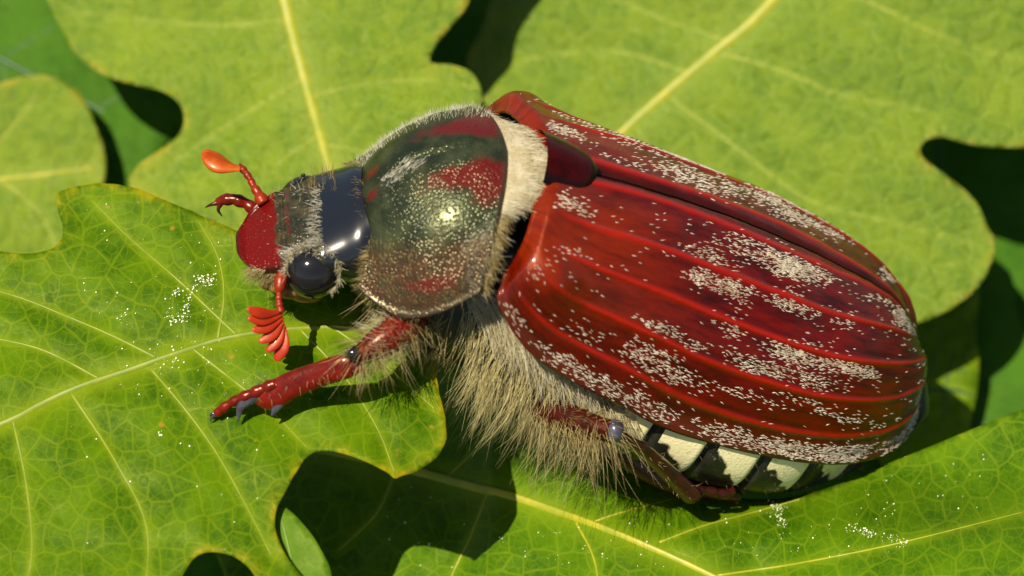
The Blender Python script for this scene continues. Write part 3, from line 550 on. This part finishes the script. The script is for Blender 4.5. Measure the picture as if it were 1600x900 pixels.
# ---- thorax and abdomen, one continuous body
BA = [-3.5, -2.9, -2.0, -1.0, 0.0, 1.0, 2.0, 3.0, 4.0, 5.0, 6.0, 6.8, 7.4, 7.75]
BW = [.55, 1.15, 1.65, 1.75, 1.98, 2.14, 2.36, 2.46, 2.46, 2.28, 1.75, 1.25, .72, .12]
BT = [-1.9, -1.75, -1.2, -.9, -.7, -.6, -.6, -.65, -.75, -.95, -1.3, -1.75, -2.3, -2.9]
BB = [-2.7, -3.1, -3.5, -3.75, -3.95, -4.1, -4.28, -4.36, -4.42, -4.4, -4.25, -3.98, -3.55, -3.05]
def body_grid(nu=300, nth=160):
    a = np.linspace(BA[0], BA[-1], nu); w, tp, bt = (interp_u(a, BA, q)[:, None] for q in (BW, BT, BB)); nc = -2.45 - .65 * smooth(a, .8, 2.2)[:, None] * (1 - smooth(a, 6.0, 7.2))[:, None]; nc = np.clip(nc, bt + .15, tp - .15)
    th = np.linspace(0, 2 * math.pi, nth, endpoint=False)[None]; c, s = np.cos(th), np.sin(th)
    L = w * np.sign(c) * np.abs(c) ** np.where(s > 0, 1.0, .72); N = np.where(s > 0, nc + (tp - nc) * s, nc + (nc - bt) * np.sign(s) * np.abs(s) ** .9); A = a[:, None] + 0 * th
    per = .98; ph = ((A - 1.2) / per) % 1.0; seg = np.where(A > 1.2, 1.0, 0.0)
    groove = .055 * np.exp(-(np.minimum(ph, 1 - ph) / .06) ** 2) * seg; k = 1 - groove; L = L * k; N = nc + (N - nc) * k
    dep = (-2.62 - N) / 1.6                                     # 0 at the widest line, 1 underneath
    jag = .05 * vnoise(np.stack([A, N], -1).reshape(-1, 2), 9.0, 6).reshape(A.shape); tri = np.where((ph > .12) & (ph < .93), 1.3 * (.05 + .58 * ph - dep + 1.6 * jag), -.3)
    cream = np.where((A > 1.55) & (A < 6.45), np.clip(.5 + 1.6 * tri, 0, 1), 0) * smooth(np.abs(L), .8, 1.2); tailp = np.where(A > 7.0, .0, 0); cream = np.maximum(cream, tailp)
    pale = np.clip(1 - np.abs((A - 6.9) / .25), 0, 1) * smooth(np.abs(L), .25, .5) * (N > -3.0); cream = np.maximum(cream, pale)
    return np.stack([A, L, N], 2), dict(cream=cream)
BG, BATT = body_grid()
mesh_obj('body', to_grid(BG), np.ascontiguousarray(grid_faces(BG.shape[0], BG.shape[1], True)[:, ::-1]), M_ABD, BEETLE, BATT)

# ---- head
HM = np.array([at_body(x, y, l=0) for x, y in [(370, 383), (384, 376), (405, 366), (432, 352), (462, 338), (495, 324), (525, 312), (548, 302), (566, 296)]])
HH = npa(-.77, 0, .64)
HS = [0, .08, .2, .36, .5, .66, .8, .92, 1.0]
HWID = [.36, .62, .78, .86, .92, 1.02, 1.04, 1.0, .85]; HTOP = [.03, .05, .08, .16, .26, .42, .55, .58, .5]; HBOT = [.05, .09, .16, .40, .60, .80, .9, .9, .8]; HPOW = [.30, .32, .36, .5, .62, .75, .8, .85, .9]
def head_grid(nu=140, nth=160):
    s = np.linspace(0, 1, nu); Mi = spline(HM, nu); w, ht, hb, pw = (interp_u(s, HS, q)[:, None] for q in (HWID, HTOP, HBOT, HPOW)); th = np.linspace(0, 2 * math.pi, nth, endpoint=False)[None]; c, sn = np.cos(th), np.sin(th)
    L = w * np.sign(c) * np.abs(c) ** pw; q = np.sign(sn) * np.abs(sn) ** .8; hh = np.where(q > 0, ht * q, hb * q) - ht; la = np.abs(L) / w; S = s[:, None]
    top = q >= 0; cly = 1 - smooth(S, .30, .36)
    hh = hh + np.where(top, .07 * cly * (np.maximum(smooth(la, .86, .98), 1 - smooth(S, .02, .07)) - .6 * (1 - la ** 2)), 0)       # dished clypeus with an upturned rim
    hh = hh - np.where(top, .06 * np.exp(-((S - .37) / .02) ** 2) * (1 - smooth(la, .85, 1)), 0)                                      # seam behind it
    hh = hh + np.where(top, .02 * np.exp(-((S - .62) / .015) ** 2), 0)
    G = Mi[:, None] + hh[..., None] * HH; G = G.copy(); G[..., 1] += L; G[..., 0] += .10 * cly * la ** 3 * (1 - S)
    wv = .03 * vnoise(np.stack([L, S + 0 * L], -1).reshape(-1, 2), 6.0, 8).reshape(L.shape); cl0 = cly; cly = 1 - smooth(S + wv, .30, .36); red = np.where(top, cly * 1.0 + .45 * np.exp(-((S - .42) / .05) ** 2), .3 * cly); gl = smooth(S + 1.4 * wv, .62, .66); rim = cly * np.maximum(smooth(la, .93, .99), 1 - smooth(S, .015, .035))
    return G, dict(red=red, glossy=gl, rim=rim)
HG, HA = head_grid()
hf = [tuple(q) for q in grid_faces(HG.shape[0], HG.shape[1], True)] + [tuple(range(HG.shape[1]))[::-1]]
head = mesh_obj('head', to_grid(HG), hf, M_HEAD, BEETLE, HA)
for side in (1, -1):
    e = at_body(490, 426, l=.80); e[1] *= side; c = B2C(e)[0]
    v, f = ellipsoid(c, np.array([[.45, 0, 0], [0, .38, 0], [0, 0, .44]]) @ F, 40, 28); mesh_obj('eye', v, f, M_EYE, head)
    k = at_body(484, 391, l=.84); k[1] *= side; v, f = ellipsoid(B2C(k)[0], np.diag([.04, .03, .04])); mesh_obj('ocular_knob', v, f, M_BLACK, head)
# mouth parts under the clypeus
mp = []
for px, py, l, rx, ry in [(424, 446, .5, .18, .09), (436, 450, .75, .16, .10), (455, 455, .8, .24, .13), (480, 462, .7, .26, .12)]:
    c = B2C(at_body(px, py, l=l))[0]; mp.append(ellipsoid(c, np.diag([rx, ry, .22]), 18, 12))
for v, f in mp: mesh_obj('mouthpart', v, f, M_MOUTH, head)
# ---- antennae
def paddle(base, tip, width, thick, nrm, n=22, m=12):
    base, tip = np.array(base), np.array(tip); t = np.linspace(0, 1, n); d = tip - base; side = np.cross(nrm, d); side /= np.linalg.norm(side)
    prof = (np.sin(np.clip(t * .82 + .14, 0, 1) * math.pi) ** .6) * (.42 + .58 * smooth(t, .05, .75)); prof[-1] = .05
    path = base + d * t[:, None] + side * (.06 * np.sin(t * math.pi))[:, None]; return tube(path, prof * width, m, thick / width, side)
def antenna_left():
    zb = B2C(at_body(437, 435, l=.72))[0][2] + .25; p = [ray_pt(x, y, zb + dz) for x, y, dz in [(441, 425, -.05), (438, 444, .05), (436, 458, .08), (436, 470, .1), (437, 480, .11), (440, 490, .12)]]
    st = mesh_obj('antenna', *bead(p, [.085, .115, .05, .055, .06, .06]), M_ANT, BEETLE)
    tips = [(386, 482, .25), (387, 497, .2), (393, 515, .12), (404, 534, .04), (416, 550, -.03), (430, 564, -.1)]
    for i, (x, y, dz) in enumerate(tips):
        b = ray_pt(441 + i * .6, 486 + i * 5, zb + .12 - .02 * i); tip = ray_pt(x, y, zb + .12 + dz)
        mesh_obj('lamella', *paddle(b, tip, .10 if i < 5 else .13, .03, npa(.25 - .1 * i, .1, 1)), M_FAN, st)
def antenna_right():
    b = B2C(at_body(404, 312, l=-.72))[0]; zb = b[2]; p = [ray_pt(x, y, zb + dz) for x, y, dz in [(412, 318, .0), (404, 303, -.05), (396, 291, -.1), (391, 280, -.14), (384, 270, -.18), (377, 262, -.2), (371, 259, -.2)]]
    st = mesh_obj('antenna', *bead(p, [.12, .085, .06, .055, .06, .06, .05]), M_ANT, BEETLE)
    for i, (dx, dy, dz) in enumerate([(0, -5, -.07), (-1, 0, 0), (1, 5, .07)]):
        mesh_obj('lamella', *paddle(ray_pt(376, 264, zb - .2 + dz), ray_pt(317 + dx, 240 + dy, zb - .28 + dz), .155, .05, npa(.15, .35, 1)), M_CLUB, st)
antenna_left(); antenna_right()

# ---- legs
def pxz(pts): return np.array([ray_pt(*p) for p in pts])
def leg_front():
    fem = spline(pxz([(655, 488, .2), (625, 515, .5), (590, 538, .65), (560, 556, .7)]), 24); lg = mesh_obj('leg', *tube(fem, interp_u(np.linspace(0, 1, 24), [0, .3, .7, 1], [.30, .34, .29, .17]), 18, .85), M_LEG, BEETLE)
    kn = ellipsoid(ray_pt(553, 552, .78), np.diag([.15, .12, .14])); mesh_obj('knee', *kn, M_BLACK, lg)
    tib = spline(pxz([(567, 567, .62), (530, 575, .55), (490, 588, .42), (455, 602, .30), (428, 617, .2), (398, 622, .12)]), 40)
    T = mesh_obj('tibia', *tube(tib, interp_u(np.linspace(0, 1, 40), [0, .12, .4, .75, .9, 1], [.13, .19, .20, .22, .22, .12]), 18, .55, npa(.25, 1, .3)), M_LEG, lg)
    def tooth(pts, r): return tube(spline(pxz(pts), 16), np.linspace(1, .04, 16) ** .8 * r, 12, .6, npa(1, 0, 0))
    mesh_obj('tooth', *tooth([(412, 612, .17), (390, 622, .17), (376, 636, .16), (372, 658, .06)], .145), M_CLAW, T); mesh_obj('tooth', *tooth([(440, 620, .2), (433, 634, .22), (424, 650, .18)], .13), M_CLAW, T); mesh_obj('tooth', *tooth([(490, 598, .42), (484, 606, .4), (482, 611, .38)], .07), M_CLAW, T)
    tar = pxz([(432, 600, .28), (412, 607, .24), (393, 615, .2), (376, 622, .15), (360, 630, .08), (346, 640, .02), (336, 648, -.02)]); ts = mesh_obj('tarsus', *bead(tar, [.11, .095, .09, .085, .08, .085, .06]), M_LEG, lg)
    for q in (-1, 1): mesh_obj('claw', *tube(spline(pxz([(338, 646, 0), (330, 650 + 3 * q, 0), (329, 656 + 3 * q, -.07)]), 10), np.linspace(.035, .006, 10), 8), M_CLAW, ts)
    return fem, tib, lg
FEM, TIB, LEGF = leg_front()
def leg_front_right():
    b = B2C(at_body(396, 322, l=-1.0))[0]; z = b[2] - .6
    lg = mesh_obj('leg', *tube(spline(pxz([(520, 420, z - .2), (450, 370, z - .3), (398, 324, z)]), 20), np.linspace(.2, .12, 20), 12), M_DLEG, BEETLE)
    ts = mesh_obj('tarsus', *bead(pxz([(404, 332, z + .02), (385, 318, z + .05), (366, 311, z + .05), (348, 312, z), (338, 319, z - .05)]), [.11, .10, .10, .095, .06]), M_LEG, lg)
    for pts in ([(340, 317, z), (329, 320, z), (321, 324, z - .05)], [(345, 318, z), (341, 328, z), (347, 338, z - .05)]): mesh_obj('claw', *tube(spline(pxz(pts), 10), np.linspace(.045, .008, 10), 8), M_DLEG, ts)
leg_front_right()
def leg_mid():
    fem = spline(pxz([(850, 640, -1.0), (890, 655, -.55), (930, 668, -.25), (958, 674, -.1)]), 20); lg = mesh_obj('leg', *tube(fem, [.30] * 6 + list(np.linspace(.3, .2, 14)), 16, .85), M_BROWN, BEETLE)
    mesh_obj('knee', *ellipsoid(ray_pt(961, 673, -.05), np.diag([.15, .19, .16])), M_CLAW, lg)
    tib = spline(pxz([(968, 682, -.2), (1010, 708, -.75), (1050, 745, -1.25), (1082, 775, -1.6)]), 30); mesh_obj('tibia', *tube(tib, interp_u(np.linspace(0, 1, 30), [0, .2, .7, 1], [.13, .15, .19, .21]), 14, .7), M_DLEG, lg)
    mesh_obj('tarsus', *bead(pxz([(1080, 768, -1.65), (1100, 766, -1.8), (1120, 770, -1.95), (1138, 772, -2.05), (1148, 764, -2.15)]), [.09, .08, .08, .075, .05]), M_DLEG, lg)
    return fem, tib, lg
FEM2, TIB2, LEGM = leg_mid()
def leg_hind():
    lg = mesh_obj('leg', *tube(spline(pxz([(960, 690, -2.2), (1020, 735, -2.3), (1080, 762, -2.3)]), 20), np.linspace(.3, .2, 20), 14), M_DLEG, BEETLE)
    mesh_obj('tibia', *tube(spline(pxz([(1080, 762, -2.3), (1115, 768, -2.4), (1150, 772, -2.7)]), 16), np.linspace(.13, .16, 16), 12), M_DLEG, lg)
leg_hind()
# legs of the far side, mirrored through the body's middle
def mirror_leg(path, rad):
    b = C2B(path); b[:, 1] *= -1; return tube(B2C(b), rad, 12)
lg = mesh_obj('leg', *mirror_leg(FEM2, np.linspace(.3, .2, len(FEM2))), M_DLEG, BEETLE); mesh_obj('tibia', *mirror_leg(TIB2, np.linspace(.13, .2, len(TIB2))), M_DLEG, lg)

# ------------------------------------------------------------------ hair
NORM = lambda v: v / (np.linalg.norm(v, axis=1, keepdims=True) + 1e-9)
EA_, EL_, EN_ = F
def outward(pos, nm):                                   # make sampled normals point away from the body's core
    b = C2B(pos); core = np.c_[b[:, 0], 0 * b[:, 0], 0 * b[:, 0] - 2.3]; s = np.sign(((pos - B2C(core)) * nm).sum(1))[:, None]; s[s == 0] = 1; return nm * s
def fur(name, G, N, poly, lean, length, rad, mat, seed, parent=BEETLE, weight=None, lift=.5, bend=(0, 0, 0), rough=.14, spread=.15, inset=0.0, seg=4):
    pos, nm, du, dv, ij = sample(G, N, poly, weight, seed)
    if len(pos) == 0: print('no roots', name, seed); return
    nm = outward(pos, nm); r = np.random.RandomState(seed + 1); d = nm * lift + np.asarray(lean) + r.normal(0, spread, pos.shape); L = r.uniform(length[0], length[1], len(pos)) * (1 - .15 * r.rand(len(pos)))
    v, f = hair_mesh(pos - nm * inset, d, L, rad * r.uniform(.7, 1.2, len(pos)), np.asarray(bend), seg, seed, rough); return mesh_obj(name, v, f, mat, parent, kind='stuff')
# a strip of skin between breast plate and wing cases that carries the collar of hair
def collar_grid(nu=24, nt=121):
    hind = PG[-8]; t = np.linspace(-1, 1, nt); k = np.interp(t, np.linspace(-1, 1, PG.shape[1]), np.arange(PG.shape[1])); H = np.stack([np.interp(k, np.arange(PG.shape[1]), hind[:, q]) for q in range(3)], 1)
    R = H.copy(); R[:, 0] += .74 - .62 * smooth(np.abs(t), .18, .55); R[:, 2] += .05 - .1 * np.abs(t); H2 = H.copy(); H2[:, 2] -= .10; H2[:, 0] -= .05; H2[:, 1] *= .97; R[:, 1] *= .95
    s = np.linspace(0, 1, nu)[:, None, None]; return H2[None] * (1 - s) + R[None] * s + np.array([0, 0, .05]) * np.sin(s * math.pi)
CG = collar_grid(); col = mesh_obj('collar', to_grid(CG), grid_faces(*CG.shape[:2]), shell_material('collar_skin', (.50, .42, .25), (.30, .22, .10), .5, .3, 10, 0), BEETLE)
wc = np.broadcast_to(1 - smooth(np.abs(np.linspace(-1, 1, CG.shape[1]) - .06), .30, .48) * .97, CG.shape[:2])
fur('collar_hair', CG, 8500, None, EA_ * 1.0 - EN_ * .05, (.20, .36), .0085, M_CREAM, 101, weight=wc, lift=.09, spread=.055, bend=-.08 * EN_)
fur('collar_hair', CG, 700, [(752, 330), (815, 330), (815, 480), (752, 480)], EA_ * .55 + EL_ * .5 - EN_ * .6, (.15, .32), .008, M_GOLD, 102, lift=.35, spread=.2)
# chest fur hanging under the wing case
BGl = BG
fur('chest_hair', BGl, 1700, [(705, 480), (800, 470), (880, 560), (985, 640), (940, 690), (860, 680), (790, 640), (735, 560)], -EN_ * 1.0 + EA_ * .25 + EL_ * .15, (.35, .72), .006, M_GREY, 111, lift=.45, spread=.14, bend=-.25 * EN_)
fur('chest_hair', BGl, 420, [(725, 520), (800, 520), (900, 620), (930, 690), (840, 680), (740, 620)], -EN_ * 1.0 - EA_ * .05 + EL_ * .1, (.6, 1.25), .0045, M_GREY, 112, lift=.3, spread=.17, bend=-.25 * EN_)
fur('chest_hair', BGl, 3600, [(715, 455), (800, 455), (850, 540), (960, 628), (990, 655), (960, 660), (850, 590), (760, 520)], -EN_ * .6 + EA_ * .8 + EL_ * .25, (.35, .65), .0065, M_CREAM, 113, lift=.35, spread=.13, bend=-.2 * EN_)
fur('chest_hair', BGl, 350, [(560, 440), (700, 480), (720, 560), (600, 540)], -EN_ * .9 - EA_ * .2 + EL_ * .2, (.25, .6), .0065, M_GOLD, 114, lift=.4, spread=.22)
# breast plate hairs
fur('pronotum_hair', PG, 380, [(560, 375), (760, 385), (765, 455), (700, 480), (620, 470), (555, 435)], -EA_ * .3 + EN_ * .5 - EL_ * .55, (.06, .14), .004, M_GOLD, 121, pro, lift=.25, spread=.16)
fur('pronotum_hair', PG, 160, [(725, 380), (770, 340), (775, 450), (735, 455)], -EA_ * .5 + EN_ * .4, (.08, .18), .0055, M_WHITE, 122, pro, lift=.25)
fur('pronotum_hair', PG, 110, [(585, 282), (635, 248), (660, 246), (655, 262), (600, 296)], EA_ * .6 + EN_ * .5 - EL_ * .3, (.10, .2), .006, M_WHITE, 123, pro, lift=.2, spread=.1)
Pt = np.abs(np.linspace(-1, 1, PG.shape[1]))[None]; wf = np.zeros(PG.shape[:2]); wf[4:9, :] = 1
fur('pronotum_hair', PG, 380, None, -EA_ * .6 - EN_ * .4, (.10, .2), .005, M_GOLD, 124, pro, weight=wf, lift=.1, spread=.2)
wr = np.zeros(PG.shape[:2]); wr[:, 8:60] = 1
fur('pronotum_hair', PG, 800, None, -EL_ * .3 + EN_ * .3, (.05, .13), .004, M_WHITE, 125, pro, weight=wr, lift=.6, spread=.3)
wl = np.zeros(PG.shape[:2]); wl[6:, -7:-2] = 1
fur('pronotum_hair', PG, 120, None, -EN_ * 1.0 + EA_ * .2, (.10, .22), .005, M_GOLD, 126, pro, weight=wl, lift=.1, spread=.2)
# head hairs
fur('head_hair', HG, 260, [(486, 300), (502, 296), (506, 380), (480, 400), (490, 340)], -EA_ * .3 - EN_ * .3 + EL_ * .2, (.10, .18), .006, M_WHITE, 131, head, lift=.4)
fur('head_hair', HG, 260, [(440, 392), (505, 372), (512, 392), (470, 396), (450, 415)], -EA_ * .8 + EL_ * .2, (.10, .2), .006, M_WHITE, 132, head, lift=.4)
fur('head_hair', HG, 200, [(372, 330), (500, 280), (500, 400), (400, 430)], -EA_ * .4 - EN_ * .2, (.06, .12), .005, M_WHITE, 133, head, lift=.5, spread=.3)
fur('head_hair', HG, 160, [(400, 300), (520, 260), (525, 300), (420, 330)], EN_ * .4 - EL_ * .4, (.10, .24), .005, M_GOLD, 134, head, lift=.6, spread=.3)
fur('head_hair', HG, 520, [(380, 415), (520, 440), (520, 480), (395, 470)], -EN_ * .8 - EA_ * .3 + EL_ * .2, (.10, .30), .005, M_GOLD, 135, head, lift=.4, spread=.3)
def ring_hair(center_px, l, rx, ry, N, seed, mat, lens):
    r = np.random.RandomState(seed); th = np.where(r.rand(N) < .6, r.uniform(-1.1, .9, N), r.uniform(3.0, 4.5, N)); z = B2C(at_body(*center_px, l=l))[0][2]
    P = np.array([ray_pt(center_px[0] + rx * math.cos(a), center_px[1] + ry * math.sin(a), z - .02) for a in th]); d = np.stack([np.cos(th) * .2 - .2, -np.sin(th) * .2 - .3, np.full(N, .8)], 1) + r.normal(0, .2, (N, 3))
    v, f = hair_mesh(P, d, r.uniform(*lens, N), .007, np.zeros(3), 4, seed); mesh_obj('head_hair', v, f, mat, head, kind='stuff')
ring_hair((490, 424), 1.05, 42, 41, 170, 141, M_CREAM, (.10, .24))
def limb_hair(path, radius, N, lean, lens, mat, seed, parent, rad=.0058):
    r = np.random.RandomState(seed); i = r.randint(0, len(path) - 1, N); f = r.rand(N, 1); c = path[i] * (1 - f) + path[i + 1] * f; d0 = NORM(r.normal(size=(N, 3))); d0[:, 2] = np.abs(d0[:, 2]) * .8
    d0 = NORM(d0); rr = np.asarray(radius)[i][:, None] if np.ndim(radius) else radius; v, q = hair_mesh(c + d0 * rr * .9, d0 * .6 + np.asarray(lean), r.uniform(*lens, N), rad, np.asarray(lean) * .3, 4, seed, .2); mesh_obj('leg_hair', v, q, mat, parent, kind='stuff')
limb_hair(FEM, .30, 420, npa(-.1, -.5, .1), (.15, .5), M_GOLD, 151, LEGF); limb_hair(FEM[:18], .31, 260, npa(-.7, .1, .2), (.15, .32), M_CREAM, 152, LEGF)
limb_hair(TIB, .15, 60, npa(.1, -.5, 0), (.06, .14), M_GOLD, 153, LEGF, .005)
limb_hair(FEM2, .27, 120, npa(.15, -1.0, .1), (.3, 1.0), M_GOLD, 154, LEGM, .0065); limb_hair(FEM2, .28, 340, npa(.5, -.3, .2), (.1, .3), M_GOLD, 155, LEGM); limb_hair(TIB2, .16, 45, npa(.3, -.1, .3), (.06, .16), M_GOLD, 156, LEGM, .005)
wab = np.zeros(BG.shape[:2]); wab[150:270] = 1
fur('abdomen_hair', BG, 260, [(1010, 650), (1400, 690), (1330, 770), (1100, 770)], EA_ * .7 - EN_ * .4, (.06, .14), .004, M_GOLD, 161, lift=.25, weight=wab)
